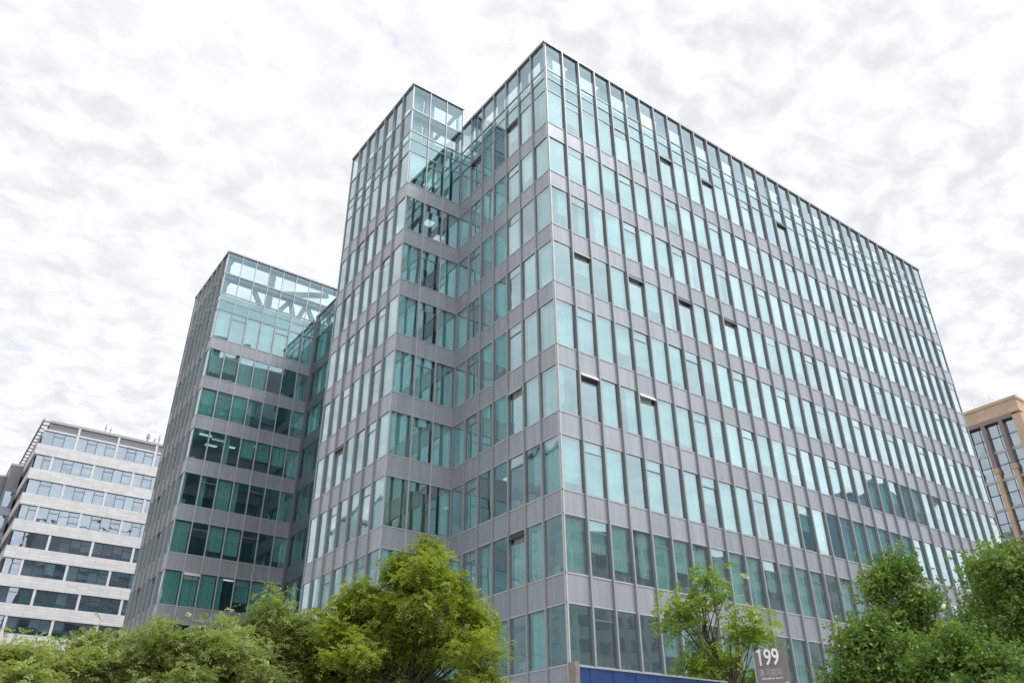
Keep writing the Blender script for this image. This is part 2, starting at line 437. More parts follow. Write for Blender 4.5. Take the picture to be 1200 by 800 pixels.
# footprint corners (metres)
X1 = 32 * U; Y1 = 14 * PY; YJ = 7 * PY; XJ = -3 * U
SLAB = [(zz(a), zz(b)) for a, b in [(ZR['T3'], ZR['T1'])]] + spand
for (z0, z1) in SLAB:
    b = MB()
    b.box(.32, X1 - .32, .32, Y1 - .3, z0 + .12, z1 - .18, 'ceil'); b.box(XJ + .32, .30, YJ + .32, Y1 - .3, z0 + .12, z1 - .18, 'ceil')
    b.box(.34, X1 - .34, .34, Y1 - .32, z1 - .176, z1 - .12, 'carpet'); b.box(XJ + .34, .30, YJ + .34, Y1 - .32, z1 - .176, z1 - .12, 'carpet')
    b.build('floor_slab', main)
# interior core, columns and cross walls
b = MB()
b.box(6, X1 - 5, 6.2, Y1 - 5, 0, Z['T3'], 'inside'); b.box(1.2, 6, YJ + 6.2, YJ + 6.4, 0, Z['T3'], 'inside')
b.build('core_wall', main)
b = MB()
for k in range(1, 6): b.box(k * 6 * U + .4, k * 6 * U + .52, .7, 6.2, 0, Z['T3'], 'inside')
b.box(.8, 6, 5.2, 5.32, 0, Z['T3'], 'inside'); b.build('partition_wall', main)
for k in range(8):
    x = .9 + k * 6.2
    put(main, 'column', (x, x + .7, 1.1, 1.8, 0, Z['T3'], 'conc'))
put(main, 'column', (XJ + 1.0, XJ + 1.7, YJ + 1.2, YJ + 1.9, 0, Z['T3'], 'conc'))
# outer walls that face away
put(main, 'end_wall', (X1 - .25, X1, .06, Y1 - .3, 0, Z['top'] - .2, 'panel'))
put(main, 'rear_wall', (XJ + .02, X1, Y1 - .28, Y1, 0, Z['top'] - .3, 'panel'))
FB = Face((X1 - .2, Y1 + .12), (-1, 0), (0, 1), 34, (X1 - XJ - .4) / 34, 'flat', 'rear')
glassrows(main, [FB], rows_in[:9], 'rear_glass', back=[(a, b_) for a, b_ in rows_in[:9]], w=.04)
FE = Face((X1 + .12, .2), (0, 1), (1, 0), 13, (Y1 - .4) / 13, 'flat', 'rear')
glassrows(main, [FE], rows_in[:9], 'end_glass', back=[(a, b_) for a, b_ in rows_in[:9]], w=.04)
# roof slab, roof-edge rings with posts behind the parapet screens, copings
b = MB()
zt = Z['top']; zj = Z['jtop']
put(main, 'roof_coping', (-.12, X1 + .07, -.12, .32, zt - .16, zt, 'coping'), (-.12, .32, .32, YJ - .15, zt - .16, zt, 'coping'), (X1 - .35, X1 + .07, .32, Y1, zt - .12, zt, 'coping'))
put(main, 'roof_coping', (XJ - .12, .1, YJ - .10, YJ + .32, zj - .16, zj, 'coping'), (XJ - .12, XJ + .32, YJ + .32, Y1, zj - .12, zj, 'coping'), (XJ + .32, .1, Y1 - .35, Y1, zj - .12, zj, 'coping'), (-.2, .1, YJ + .32, Y1 - .35, zj - .12, zj, 'coping'))
put(main, 'parapet_ring_beam', (.10, X1 - .4, .10, .56, zt - .5, zt - .17, 'frame'), (.10, .56, .56, YJ - .1, zt - .5, zt - .14, 'frame'))
ZA = Z['Ja']
put(main, 'parapet_ring_beam', (XJ + .10, .05, YJ + .10, YJ + .75, zj - .42, zj - .17, 'frame'), (XJ + .10, XJ + .75, YJ + .75, Y1 - .4, zj - .42, zj - .17, 'frame'),
    (XJ + .12, .05, YJ + .12, YJ + .75, ZA - .35, ZA + .12, 'frame'), (XJ + .12, XJ + .75, YJ + .75, Y1 - .4, ZA - .35, ZA + .12, 'frame'))
for k in range(16):
    x = (2 * k + 1.75) * U
    if x + .9 < X1: put(main, 'parapet_post', (x, x + .95, .5, .85, Z['T1'] - .1, zt - .5, 'frame'))
for k in range(3):
    y = (2 * k + 1.7) * PY; put(main, 'parapet_post', (.5, .85, y, y + .8, Z['T1'] - .1, zt - .5, 'frame'))
put(main, 'parapet_post', (.32, .9, .32, .9, Z['T1'] - .1, zt - .5, 'frame'))
for x, w_ in ((XJ + .12, .93), (XJ + 1.27, .7), (XJ + 4.05, .2)):
    put(main, 'parapet_post', (x, x + w_, YJ + .38, YJ + .66, Z['T1'] - .1, zj - .43, 'frame'))
for k in range(3):
    y = YJ + (2 * k + 2) * PY; put(main, 'parapet_post', (XJ + .4, XJ + .8, y, y + .8, Z['T1'] - .1, zj - .45, 'frame'))
put(main, 'plant_room', (8, X1 - 8, 7, 14, Z['T1'] - .2, Z['T1'] + 1.6, 'conc'))
# ceiling lights in the lit rooms
for (fx, fy, z) in ((XJ + 1.0, YJ + 1.5, Z['s1b']), (XJ + 2.5, YJ + 1.5, Z['s1b']), (XJ + 1.0, YJ + 3.4, Z['s1b']), (XJ + 2.5, YJ + 3.4, Z['s1b']), (XJ + 4.0, YJ + 2.6, Z['s1b']),
                    (1.6, 6.4, Z['s6b'])):
    put(main, 'ceiling_light', (fx, fx + .6, fy, fy + .6, z + .06, z + .115, 'lamp'))

# ------------------------------------------------------------------ SECOND TEAL BLOCK (behind, left)
TX, TY = -5.87 * U, 26.4 * U
ZT = dict(top=32.33, T1=30.565, T2=29.028, T3=28.51, T4=27.80, s1t=25.71, s1b=24.95, s2t=22.99, s2b=22.23, s3t=20.39, s3b=19.58, s4t=17.671, s4b=16.82,
          s5t=14.934, s5b=14.069, s6t=12.218, s6b=11.317, s7t=9.468, s7b=8.583, s8t=6.75, s8b=5.85, s9t=4.0, s9b=3.1, s10t=1.0, s10b=.1)
Q = {k: zz(v) for k, v in ZT.items()}
PX2 = .957 * U
XW = TX + 7 * PX2          # plane of the lower wing
tw = thing('office_building', (TX, TY, 0), 'narrower teal glass block behind the large one, sky showing through its braced top', 'building', 'teal glass office blocks')
FP = Face((TX, TY), (1, 0), (0, -1), 7, PX2, 'flat', 'front'); FP.vent = 1
FQ = Face((TX, TY), (0, 1), (-1, 0), 7, PY, 'fin', 'side'); FQ.vent = 1; FQ.depth = .19
FW = Face((XW, TY - 6 * U), (0, 1), (-1, 0), 6, U, 'flat', 'low'); FW.vent = 9
rows2 = [(Q['s1t'] + .025, Q['T4'] - .03)] + [(Q['s%dt' % (k + 1)] + .025, Q['s%db' % k] - .02) for k in range(1, 10)]
spand2 = [(Q['s%db' % k], Q['s%dt' % k]) for k in range(1, 11)]
opens2 = {('front', 6, 1): 40, ('side', 5, 2): 30, ('side', 6, 4): 30, ('side', 6, 1): 30, ('side', 7, 3): 30, ('side', 4, 4): 30}
sp2 = {}
for ri, dl in {1: [.8, .7, .95, .95, 0, 0, .5], 2: [1, 1, 1, .35, 0, 0, .6], 3: [0, 0, .5, .6, .6, .65, .9], 4: [0, .5, 1, .4, 0, 0, .5], 5: [1, 0, .8, .85, 0, 0, .8], 6: [1, 1, 1, .3, .7, 1, 1], 7: [.9, 0, 0, .8, .7, .7, .9]}.items():
    for c, q in enumerate(dl):
        sp2[('front', ri, c)] = dict(drop=(1. if .25 < q < .55 else q), l=0, r=(.6 if .25 < q < .55 else 0), cloth='blind2', folds=7)
sp2[('front', 5, 1)] = dict(drop=0, vent=True)
for ri in range(10):
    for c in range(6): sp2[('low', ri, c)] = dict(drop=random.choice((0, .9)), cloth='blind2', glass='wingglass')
for c in range(7): sp2[('front', 0, c)] = dict(drop=1, l=0, r=0)
tops2 = {'front': Q['top'], 'side': Q['top'], 'low': zz(29.65)}
tower(tw, [FP, FQ, FW], rows2, spand2, opens2, lambda F, r, c: .9, tops2, sp2)
bands(tw, [FP, FQ, FW], spand2)
glassrows(tw, [FP, FQ, FW], [(Q['T4'], Q['T3']), (Q['T3'], Q['T2'])], 'glass_band', back=[(Q['T4'], Q['T2'] - .03)], w=.04)
glassrows(tw, [FP, FQ], [(Q['T2'] + .06, Q['T1']), (Q['T1'] + .06, Q['top'] - .12)], 'parapet_screen', 'clearglass', w=.04)
FP2 = Face((XW, TY), (1, 0), (0, -1), 5, PX2, 'flat', 'front')
glassrows(tw, [FP2], [(Q['T2'] + .06, Q['T1']), (Q['T1'] + .06, Q['top'] - .12)], 'parapet_screen', 'clearglass', w=.04)
glassrows(tw, [FW], [(Q['T2'] + .06, zz(29.65) - .1)], 'parapet_screen', 'clearglass', w=.04)
TX1 = XW + 5 * PX2; TYN = TY - 6 * U; TY1 = TY + 7 * PY; XE = 30 * U
for (z0, z1) in [(Q['T4'], Q['T2'])] + spand2:
    b = MB()
    b.box(TX + .32, XE - .3, TY + .32, TY1 - .3, z0 + .12, z1 - .18, 'ceil'); b.box(XW + .32, XE - .3, TYN + .3, TY + .30, z0 + .12, z1 - .18, 'ceil')
    b.box(TX + .34, XE - .32, TY + .34, TY1 - .32, z1 - .176, z1 - .12, 'carpet'); b.box(XW + .34, XE - .32, TYN + .32, TY + .30, z1 - .176, z1 - .12, 'carpet')
    b.build('floor_slab', tw)
put(tw, 'core_wall', (TX + 4.5, XE - 5, TY + 5.5, TY + 5.7, 0, Q['T4'], 'inside'), (XW + 4.5, XW + 4.7, TYN + .5, TY + 5.5, 0, Q['T4'], 'inside'))
put(tw, 'rear_wall', (TX + .02, XE, TY1 - .25, TY1, 0, Q['T1'], 'panel'))
FT = Face((XE - .2, TY1 + .12), (-1, 0), (0, 1), 34, (XE - TX - .4) / 34, 'flat', 'rear')
glassrows(tw, [FT], rows2[:9], 'rear_glass', back=[(a, b_) for a, b_ in rows2[:9]], w=.04)
put(tw, 'end_wall', (XE - .25, XE, TYN, TY1 - .26, 0, Q['T2'], 'panel'))
put(tw, 'wing_front_wall', (XW + .1, XE - .26, TYN, TYN + .25, 0, Q['T2'] + .6, 'panel'))
zt = Q['top']; z1 = Q['T1']
put(tw, 'roof_coping', (TX - .12, TX1, TY - .1, TY + .32, zt - .16, zt, 'coping'), (TX - .12, TX + .32, TY + .32, TY1, zt - .12, zt, 'coping'), (TX + .32, TX1, TY1 - .35, TY1, zt - .12, zt, 'coping'))
put(tw, 'roof_coping', (XW - .1, XW + .4, TYN, TY - .12, zz(29.65) - .1, zz(29.65), 'coping'))
put(tw, 'parapet_ring_beam', (TX + .10, TX1 - .2, TY + .10, TY + .8, zt - .42, zt - .17, 'frame'), (TX + .12, TX1 - .2, TY + .12, TY + .8, z1 - .35, z1 + .1, 'frame'),
    (TX + .10, TX + .8, TY + .8, TY1 - .4, zt - .42, zt - .17, 'frame'), (TX + .12, TX + .8, TY + .8, TY1 - .4, z1 - .35, z1 + .1, 'frame'))
put(tw, 'corner_post', (XW - .22, XW + .05, TY - .30, TY - .005, 0, zz(29.6), 'frame'))
put(tw, 'parapet_post', (TX + .12, TX + .5, TY + .4, TY + .8, Q['T2'], zt - .45, 'frame'))
put(tw, 'parapet_post', (TX + 4.2, TX + 4.8, TY + .4, TY + .8, Q['T2'], zt - .45, 'frame'))
b = MB(); yb = TY + .75
for (xa, za, xb, zb) in ((4.1, 0, 3.0, 1), (5.4, 0, 6.6, 1), (7.2, 0, 6.7, 1), (7.5, 0, 8.2, 1), (9.4, 0, 8.4, 1), (9.8, 0, 10.6, 1), (11.6, 0, 10.8, 1)):
    b.beam((TX + xa, yb, Q['T2']), (TX + xb, yb, z1 - .3), .42, .25, 'frame', (0, 1, 0))
for (xa, xb) in ((4.8, 10.5),):
    b.beam((TX + xa, yb + .4, z1 + .15), (TX + xb, yb + .4, zt - .4), .5, .25, 'frame', (0, 1, 0))
b.build('roof_brace', tw)
for (fx, fy, z) in ((TX + .9, TY + 1.2, Q['s3b']), (TX + 2.1, TY + 1.6, Q['s3b']), (TX + 2.0, TY + 3.2, Q['s3b']), (TX + 3.4, TY + 2.6, Q['s3b']), (TX + 4.7, TY + 1.2, Q['s6b']), (TX + 5.6, TY + 1.2, Q['s3b']), (TX + 2.6, TY + 1.2, Q['s1b'])):
    put(tw, 'ceiling_light', (fx, fx + 1.0, fy, fy + .3, z + .06, z + .115, 'lamp'))

# ------------------------------------------------------------------ PALE STONE OFFICE BUILDING (far left)
SY = 64 * U; SX0, SX1 = -15.0, 26.0
st = thing('office_building', (SX0, SY, 0), 'pale stone office building with ribbon windows, near the left edge of the photo', 'building')
TOPZ = 47.6; storey = 3.4
for r in range(13):
    zt = 46.05 - r * storey; zb = zt - 1.95
    if zb < 0: break
    put(st, 'stone_band', (SX0, SX1, SY, SY + .5, zb - 1.45, zb, 'stone'), (SX0, SX0 + .5, SY + .5, SY + 34, zb - 1.45, zb, 'stone'))
    off = SX0 + (4.35 if r % 2 == 0 else 2.1) - (0 if r else 0)
    xs = [SX0 + .05] + [off + k * 5.13 for k in range(9) if off + k * 5.13 < SX1 - 1] + [SX1]
    for x0, x1 in zip(xs[:-1], xs[1:]):
        if x1 - x0 < .8: continue
        og = Vector(((x0 + x1) / 2, SY + .22, zb))
        fr = MB(); g = MB(); bk = MB()
        xa, xb = x0 + .28, x1 - .02
        fr.box(xa, xb, SY + .2, SY + .28, zt - .07, zt, 'darkm'); fr.box(xa, xb, SY + .2, SY + .28, zb, zb + .06, 'darkm')
        n = max(2, round((xb - xa) / 1.18)); w = (xb - xa) / n
        F = Face((xa, SY + .24), (1, 0), (0, -1), n, w)
        for c in range(n):
            if c: fr.box(xa + c * w - .03, xa + c * w + .03, SY + .19, SY + .28, zb + .06, zt - .07, 'darkm')
            if c % 2 == 1: fr.box(xa + c * w + .03, xa + (c + 1) * w - .03, SY + .2, SY + .28, zt - .62, zt - .56, 'darkm')
            pane(g, F, c * w + .03, (c + 1) * w - .03, zb + .06, zt - .07, 0, 'blueglass')
            if random.random() < (.85 if r < 4 else .6): bk.box(xa + c * w + .02, xa + (c + 1) * w - .02, SY + .45, SY + .47, zb + random.choice((.06, .06, .5, .9)), zt - .07, 'blind')
        wo = fr.build('window', st, og); g.build('glass_pane', wo, og)
        if bk.v: bk.build('blind', wo, og)
        if x0 > SX0 + .1: put(st, 'pier', (x0 - .02, x0 + .28, SY + .05, SY + .4, zb, zt + .001, 'white'))
    # side windows, seen edge-on
    wl = MB()
    for k in range(6): wl.box(SX0 + .2, SX0 + .3, SY + 1 + k * 5.5, SY + 5.8 + k * 5.5, zb, zt, 'darkm')
    wl.build('side_window_strip', st)
    put(st, 'inner_wall', (SX0 + .6, SX1 - .2, SY + 3.2, SY + 3.3, zb, zt, 'inside'), (SX0 + .6, SX1 - .2, SY + .5, SY + 3.2, zt + .05, zt + .15, 'ceil'))
put(st, 'top_glazing', (SX0 + .8, SX1, SY + .2, SY + .3, 46.3, 47.25, 'frame'))
put(st, 'top_beam', (SX0 + .2, SX1, SY + .05, SY + .3, 46.05, 46.28, 'white'))
for k in range(8):
    x = SX0 + 4.35 + k * 5.13; put(st, 'pier', (x - .02, x + .26, SY + .02, SY + .2, 46.28, 47.25, 'white'))
put(st, 'roof_slab', (SX0 + .78, SX1, SY + .0, SY + 34, 47.25, TOPZ, 'coping'))
put(st, 'rear_wall', (SX0 + .5, SX1, SY + 33.5, SY + 34, 0, 47.2, 'stone')); put(st, 'end_wall', (SX1 - .3, SX1 - .02, SY + .5, SY + 33.4, 0, 47.2, 'stone'))
b = MB()
b.box(SX0 - .16, SX0 + .02, SY - .1, SY + 34, 47.3, 47.6, 'coping')
for k in range(23): b.box(SX0 + .02, SX0 + .76, SY + .3 + k * 1.45, SY + .55 + k * 1.45, 47.35, 47.5, 'coping')
b.build('eaves_grille', st)
for (px, h, w_) in ((117, 1.5, .1), (123, 1.2, .1), (168, 1.5, .3), (176, 1.1, .12), (181, 1.6, .12)):
    p = at(px, 510, 1.); t = (SY + 5 - CAMP.y) / (p.y - CAMP.y); x = CAMP.x + (p.x - CAMP.x) * t
    b = MB(); b.box(x - w_ / 2, x + w_ / 2, SY + 1.0, SY + 1.0 + w_, TOPZ, TOPZ + h, 'conc'); b.box(x - w_, x + w_, SY + .95, SY + 1.1, TOPZ + h * .55, TOPZ + h * .7, 'conc')
    b.build('antenna', st)
# dark glass building behind the stone one, at the very edge of the frame
dk = thing('office_building', (-17, 104, 0), 'dark grey glass building at the far left edge, half hidden by the pale stone one', 'building')
for k, (xa, xb, y0, h) in enumerate(((-16.5, -15.04, 100, 44.2), (-18.6, -16.52, 104, 43.6), (-26, -18.62, 109, 43.0))):
    b = MB(); b.box(xa, xb, y0, 123, 0, h - .3, 'frame'); b.build('wall', dk)
    put(dk, 'roof_coping', (xa - .08, xb, y0 - .08, 123, h - .3, h, 'cap'))
    g = MB(); t = MB()
    for q in range(11):
        z0 = h - 6.2 - q * 3.4
        if z0 < 1: break
        g.box(xa + .2, xb - .12, y0 - .03, y0 + .02, z0, z0 + 2.2, 'blueglass'); g.box(xa - .03, xa + .02, y0 + .4, 122, z0, z0 + 2.2, 'blueglass')
        t.box(xa - .05, xb, y0 - .05, y0 + .02, z0 - 1.1, z0 - .1, 'panel')
    g.build('glass_strip', dk); t.build('panel_band', dk)

# ------------------------------------------------------------------ TAN COLUMNED BUILDING (far right)
BX = 60 * U; BY0 = 6.63 * U; BY1 = 40.; BTOP = zz(32.43)
tn = thing('office_building', (BX, BY0, 0), 'tan stone building with tall columns before blue glass, at the right edge', 'building')
gt = 44.7; YA = 10.35
put(tn, 'stone_wall', (BX, BX + .8, BY0, YA, 0, gt, 'tan'), (BX, BX + .8, BY0, BY1, gt + .3, BTOP - .4, 'tan'), (BX + .8, BX + 40, BY0, BY0 + .8, 0, BTOP - .4, 'tan'))
put(tn, 'cornice', (BX - .12, BX + 40, BY0 - .12, BY1, BTOP - .4, BTOP, 'tan'))
put(tn, 'lintel', (BX - .04, BX + .9, YA, BY1, gt - .25, gt + .3, 'brown'))
for k in range(7):
    y = YA + 1.35 + k * 2.25
    put(tn, 'mullion_pier', (BX - .02, BX + .6, y, y + .48, 38.6, gt - .25, 'brown'))
    b = MB()
    b.box(BX - .16, BX + .6, y - .08, y + .58, 37.9, 38.6, 'tan'); b.box(BX - .06, BX + .5, y + .02, y + .48, 0, 37.9, 'tan')
    b.build('column', tn)
g = MB(); fr = MB(); F = Face((BX + .55, YA), (0, 1), (-1, 0), 26, (BY1 - YA) / 26)
for r in range(24):
    z1_ = gt - .3 - r * 1.8; z0_ = z1_ - 1.8
    if z0_ < 0: break
    for c in range(F.cols): pane(g, F, c * F.p + .03, (c + 1) * F.p - .03, z0_ + .04, z1_ - .04, 0, 'skyglass')
    F.bx(fr, 0, F.cols * F.p, -.05, .05, z0_ - .04, z0_ + .04, 'darkm')
    if r % 2 == 1: F.bx(fr, 0, F.cols * F.p, -.06, .08, z0_ - .28, z0_ + .05, 'cap')
for c in range(F.cols + 1): F.bx(fr, c * F.p - .03, c * F.p + .03, -.05, .06, 0, gt - .3, 'darkm')
g.build('curtain_glass', tn); fr.build('glazing_bars', tn)
b = MB()
for r in range(12):
    z = gt - .6 - r * 3.6
    if z < 2: break
    b.box(BX + 1.3, BX + 12, YA, BY1, z - .3, z, 'ceil')
    for c in range(12):
        if random.random() < .5: b.box(BX + 1.3, BX + 1.36, YA + c * 2.4, YA + c * 2.4 + 2.3, z - random.uniform(1, 3.2), z - .3, 'blind')
b.box(BX + 6, BX + 6.2, YA, BY1, 0, gt, 'inside'); b.build('inner_floors', tn)
put(tn, 'rear_wall', (BX + 39.6, BX + 40, BY0 + .8, BY1, 0, BTOP - .4, 'tan'), (BX + .8, BX + 39.6, BY1 - .4, BY1, 0, BTOP - .4, 'tan'))
for (y, h) in ((15.2, 2.6), (12.9, 2.2)):
    b = MB(); b.box(BX + 2, BX + 2.08, y, y + .08, BTOP, BTOP + h, 'letter'); b.build('antenna', tn)

# ------------------------------------------------------------------ BUILDINGS ACROSS THE STREET (their reflections stand in the lower windows)
def slab_building(name, label, x0, x1, y0, y1, h, wall, gl, pitch, axis):
    t = thing(name, (x0, y0, 0), label, 'building')
    b = MB(); b.box(x0, x1, y0, y1, 0, h, wall); b.box(x0 - .3, x1 + .3, y0 - .3, y1 + .3, h, h + .6, 'coping'); b.build('wall', t)
    n = int((h - 5) / 3.8)
    for k in range(n):
        z0 = 4 + k * 3.8; w = MB()
        if axis == 'y':
            c = int((x1 - x0) / pitch)
            for i in range(c): w.box(x0 + i * pitch + .5, x0 + (i + 1) * pitch - .5, y1 - .1, y1 + .06, z0, z0 + 2.1, gl)
        else:
            c = int((y1 - y0) / pitch)
            for i in range(c): w.box(x1 - .1, x1 + .06, y0 + i * pitch + .5, y0 + (i + 1) * pitch - .5, z0, z0 + 2.1, gl)
        w.build('window_row', t)
    return t
slab_building('apartment_building', 'pale building across the street, seen only as a reflection in the lower right windows', 52, 150, -88, -70, 43, 'city', 'greywin', 3.2, 'y')
M['bluefac'] = plain('blue_facade', (.26, .38, .45), .3, .2, .1)
M['greenfac'] = plain('blue_green_facade', (.46, .54, .57), .35, .2, .1)
slab_building('office_tower', 'blue office tower seen only as a reflection near the right end of the facade', 165, 178, -92, -70, 70, 'bluefac', 'greywin', 2.6, 'y')
slab_building('office_tower', 'blue green building seen only as a reflection in the windows around the stepped corner', -82, -60, 66, 148, 57, 'greenfac', 'greywin', 3.4, 'x')

# ------------------------------------------------------------------ GROUND
def sheet(name, x0, x1, y0, y1, z, m, h=0.):
    b = MB()
    if h: b.box(x0, x1, y0, y1, z - h, z, m)
    else: b.poly([(x0, y0, z), (x1, y0, z), (x1, y1, z), (x0, y1, z)], m)
    return tag(b.build(name), kind='structure')
sheet('ground', -1500, 1500, -1500, 1500, -.12, 'ground')
sheet('road', -400, 400, -52, -31, -.116, 'asphalt')
sheet('pavement', -60, 120, -30.6, -.3, 0, 'paving', .11)
sheet('kerb', -60, 120, -31, -30.61, .01, 'kerb', .12)
for k in range(20): pass
b = MB()
for k in range(-15, 25): b.poly([(k * 8, -41.6, -.112), (k * 8 + 4, -41.6, -.112), (k * 8 + 4, -41.45, -.112), (k * 8, -41.45, -.112)], 'paint')
tag(b.build('road_markings'), kind='structure')

# ------------------------------------------------------------------ TREES
def leaf_mesh(name, parent, pts, tints, kind, matn, origin):
    """many small leaf faces; a sprig is a stalk of paired leaflets, a rosette a whorl of broad leaves"""
    n = len(pts)
    d = rng.normal(size=(n, 3)); d[:, 2] = d[:, 2] * .5 + (.15 if kind == 'rosette' else -.05); d /= np.linalg.norm(d, axis=1)[:, None]
    up = np.tile([0, 0, 1.], (n, 1)) + rng.normal(size=(n, 3)) * .45
    s = np.cross(d, up); s /= np.linalg.norm(s, axis=1)[:, None]; nn = np.cross(s, d)
    V = []; T = []
    if kind == 'sprig':
        ln = rng.uniform(.18, .36, n)
        for j in range(6):
            for sg in (-1, 1):
                t = (j + .6) / 6
                base = pts + d * (ln * t)[:, None] - np.array([0, 0, 1.]) * (ln * .35 * t * t)[:, None]
                L_ = rng.uniform(.04, .09, n)[:, None]; W = rng.uniform(.018, .028, n)[:, None]
                ld = d * .45 + s * sg * .9 + nn * rng.normal(0, .25, n)[:, None]; ld /= np.linalg.norm(ld, axis=1)[:, None]
                wd = np.cross(ld, nn)
                V.append(np.stack([base, base + ld * L_ * .5 + wd * W, base + ld * L_, base + ld * L_ * .5 - wd * W], 1)); T.append(tints)
    else:
        for j in range(6):
            a = rng.uniform(0, 6.28, n)
            ld = s * np.cos(a)[:, None] + nn * np.sin(a)[:, None] * .6 + d * .6; ld /= np.linalg.norm(ld, axis=1)[:, None]
            L_ = rng.uniform(.04, .11, n)[:, None]; W = L_ * rng.uniform(.2, .32, n)[:, None]
            wd = np.cross(ld, d + rng.normal(size=(n, 3)) * .3); wd /= np.linalg.norm(wd, axis=1)[:, None]
            base = pts + rng.normal(size=(n, 3)) * .03
            V.append(np.stack([base, base + ld * L_ * .45 + wd * W, base + ld * L_, base + ld * L_ * .45 - wd * W], 1)); T.append(tints)
    V = np.concatenate(V, 0); T = np.concatenate(T, 0); q = len(V)
    me = bpy.data.meshes.new(name)
    me.vertices.add(q * 4); me.vertices.foreach_set('co', (V.reshape(-1, 3) - np.array(origin)).ravel())
    me.loops.add(q * 4); me.loops.foreach_set('vertex_index', np.arange(q * 4))
    me.polygons.add(q); me.polygons.foreach_set('loop_start', np.arange(q) * 4)
    me.update(calc_edges=True)
    at_ = me.attributes.new('tint', 'FLOAT', 'POINT'); at_.data.foreach_set('value', np.repeat(T, 4).astype(np.float32))
    me.materials.append(M[matn])
    o = bpy.data.objects.new(name, me); C.objects.link(o); WO[o.name] = Vector(origin); o.parent = parent
    return o

def tree(name, label, px, topv, dist, rad, kind, matn, nclump, per, group=None, flat=.75, base=.38, cr=.42, trunk=.11, sparse=False):
    top = at(px, topv, dist); H = top.z; x, y = top.x, top.y
    og = Vector((x, y, 0)); t = thing(name, og, label, 'tree', group)
    b = MB(); rr = random.Random(int(px * 13 + topv))
    zb = H * base
    tp = [Vector((x, y, 0))]
    for k in range(1, 6): tp.append(Vector((x + rr.uniform(-.12, .12) * k * .5, y + rr.uniform(-.12, .12) * k * .5, H * .82 * k / 5)))
    b.tube(tp, [trunk * (1 - .16 * k) for k in range(6)], 'bark')
    ends = []; tintb = []
    cz = (H + zb) / 2; hz = (H - zb) / 2
    nl = max(7, nclump // 6)
    nb = max(6, nclump // 9); boughs = []
    for k in range(nb):
        sz = .98 - 1.75 * (k + .5) / nb + rr.uniform(-.1, .1); sz = max(-.85, min(.98, sz)); sr = math.sqrt(1 - sz * sz); ga = k * 2.39996 + rr.uniform(-.4, .4)
        v = Vector((sr * math.cos(ga), sr * math.sin(ga), sz)) * (rr.uniform(.82, 1.05) if k % 4 else rr.uniform(.3, .6))
        if k == 0: v = Vector((.05, -.05, .9))
        boughs.append((v, rr.uniform(.19, .36) * (1.6 if sparse else 1), rr.choice((.05, .2, .3, .45, .8))))
    for k in range(nclump):
        # sprays gathered on boughs, thinner underneath, so that gaps open between them
        bv, br, bt = boughs[k % nb]
        w = Vector((rr.gauss(0, 1), rr.gauss(0, 1), abs(rr.gauss(0, .8)) - .25)).normalized() * br * (rr.random() ** .5)
        v = bv * .80 + w
        if k == 0: v = Vector((.05, -.05, 1.))
        e = Vector((x + v.x * rad, y + v.y * rad, cz + max(-1, min(1, v.z)) * hz * .95))
        tintb.append(bt)
        ends.append(e)
        if k % 2 == 0 or sparse:
            hd = math.hypot(e.x - x, e.y - y)
            q = max(.9, min(4.8, (e.z - .3 - (.8 if sparse else .55) * hd - rr.uniform(0, .5)) / (H * .82) * 5)); j = int(q)
            a = tp[j].lerp(tp[j + 1], q - j)
            if a.z < e.z + .4:
                mid = a.lerp(e, .5) + Vector((rr.uniform(-.15, .15), rr.uniform(-.15, .15), -.12 * (e - a).length * .5 + .1))
                b.tube([a, mid, e], [trunk * .34, trunk * .2, .008], 'bark', 5)
    b.build('trunk', t, smooth=True)
    P = []; T = []
    for e, bt in zip(ends, tintb):
        n = int(per * rr.uniform(.6, 1.4)); c = cr * rr.uniform(.6, 1.25)
        q = rng.normal(size=(n, 3)) * np.array([c * .55, c * .55, c * .38 * flat / .75]) + np.array(e)
        P.append(q); T.append(np.clip(rng.normal(bt, .16, n), 0, 1))
    P = np.concatenate(P); T = np.concatenate(T)
    leaf_mesh('crown', t, P, T, kind, matn, og)
    return t

gl = 'trees along the left of the forecourt'
tree('locust_tree', 'tallest bright yellow green tree, in front of the stepped corner of the large glass block', 488, 633, 22, 2.3, 'sprig', 'leaf_locust', 330, 50, gl, base=.30, trunk=.13, cr=.28)
tree('locust_tree', 'loose green tree just left of the tallest one, below the white window strip', 392, 712, 24, 1.6, 'sprig', 'leaf_locust', 130, 46, gl)
tree('locust_tree', 'green tree with feathery pale tips in front of the narrower glass block', 322, 694, 23, 1.45, 'sprig', 'leaf_olive', 140, 50, gl)
tree('locust_tree', 'low feathery tree under the front windows of the narrower glass block', 258, 727, 21, 1.55, 'sprig', 'leaf_olive', 130, 50, gl)
tree('locust_tree', 'dull green tree under the left side of the narrower glass block', 188, 728, 22, 1.6, 'sprig', 'leaf_olive', 130, 50, gl)
tree('locust_tree', 'dull green tree below the pale stone building, second from the left edge', 108, 743, 22, 1.65, 'sprig', 'leaf_olive', 130, 50, gl)
tree('locust_tree', 'leftmost tree, its crown cut by the left edge of the photo', 26, 752, 21, 1.7, 'sprig', 'leaf_olive', 130, 50, gl)
tree('young_tree', 'thin young tree with sparse light green leaves beside the 199 sign', 828, 672, 15, .78, 'sprig', 'leaf_sapling', 70, 14, base=.42, cr=.25, trunk=.045, sparse=True)
gr = 'dense trees at the right'
tree('camphor_tree', 'dense dark green tree right of the 199 sign, with a knob-shaped top', 1046, 654, 20, .62, 'rosette', 'leaf_camphor', 60, 62, gr, base=.62, cr=.36)
tree('camphor_tree', 'dense tree with bright green top in the lower right corner, under the tan building', 1176, 636, 22, 1.6, 'rosette', 'leaf_camphor', 165, 62, gr, base=.38)
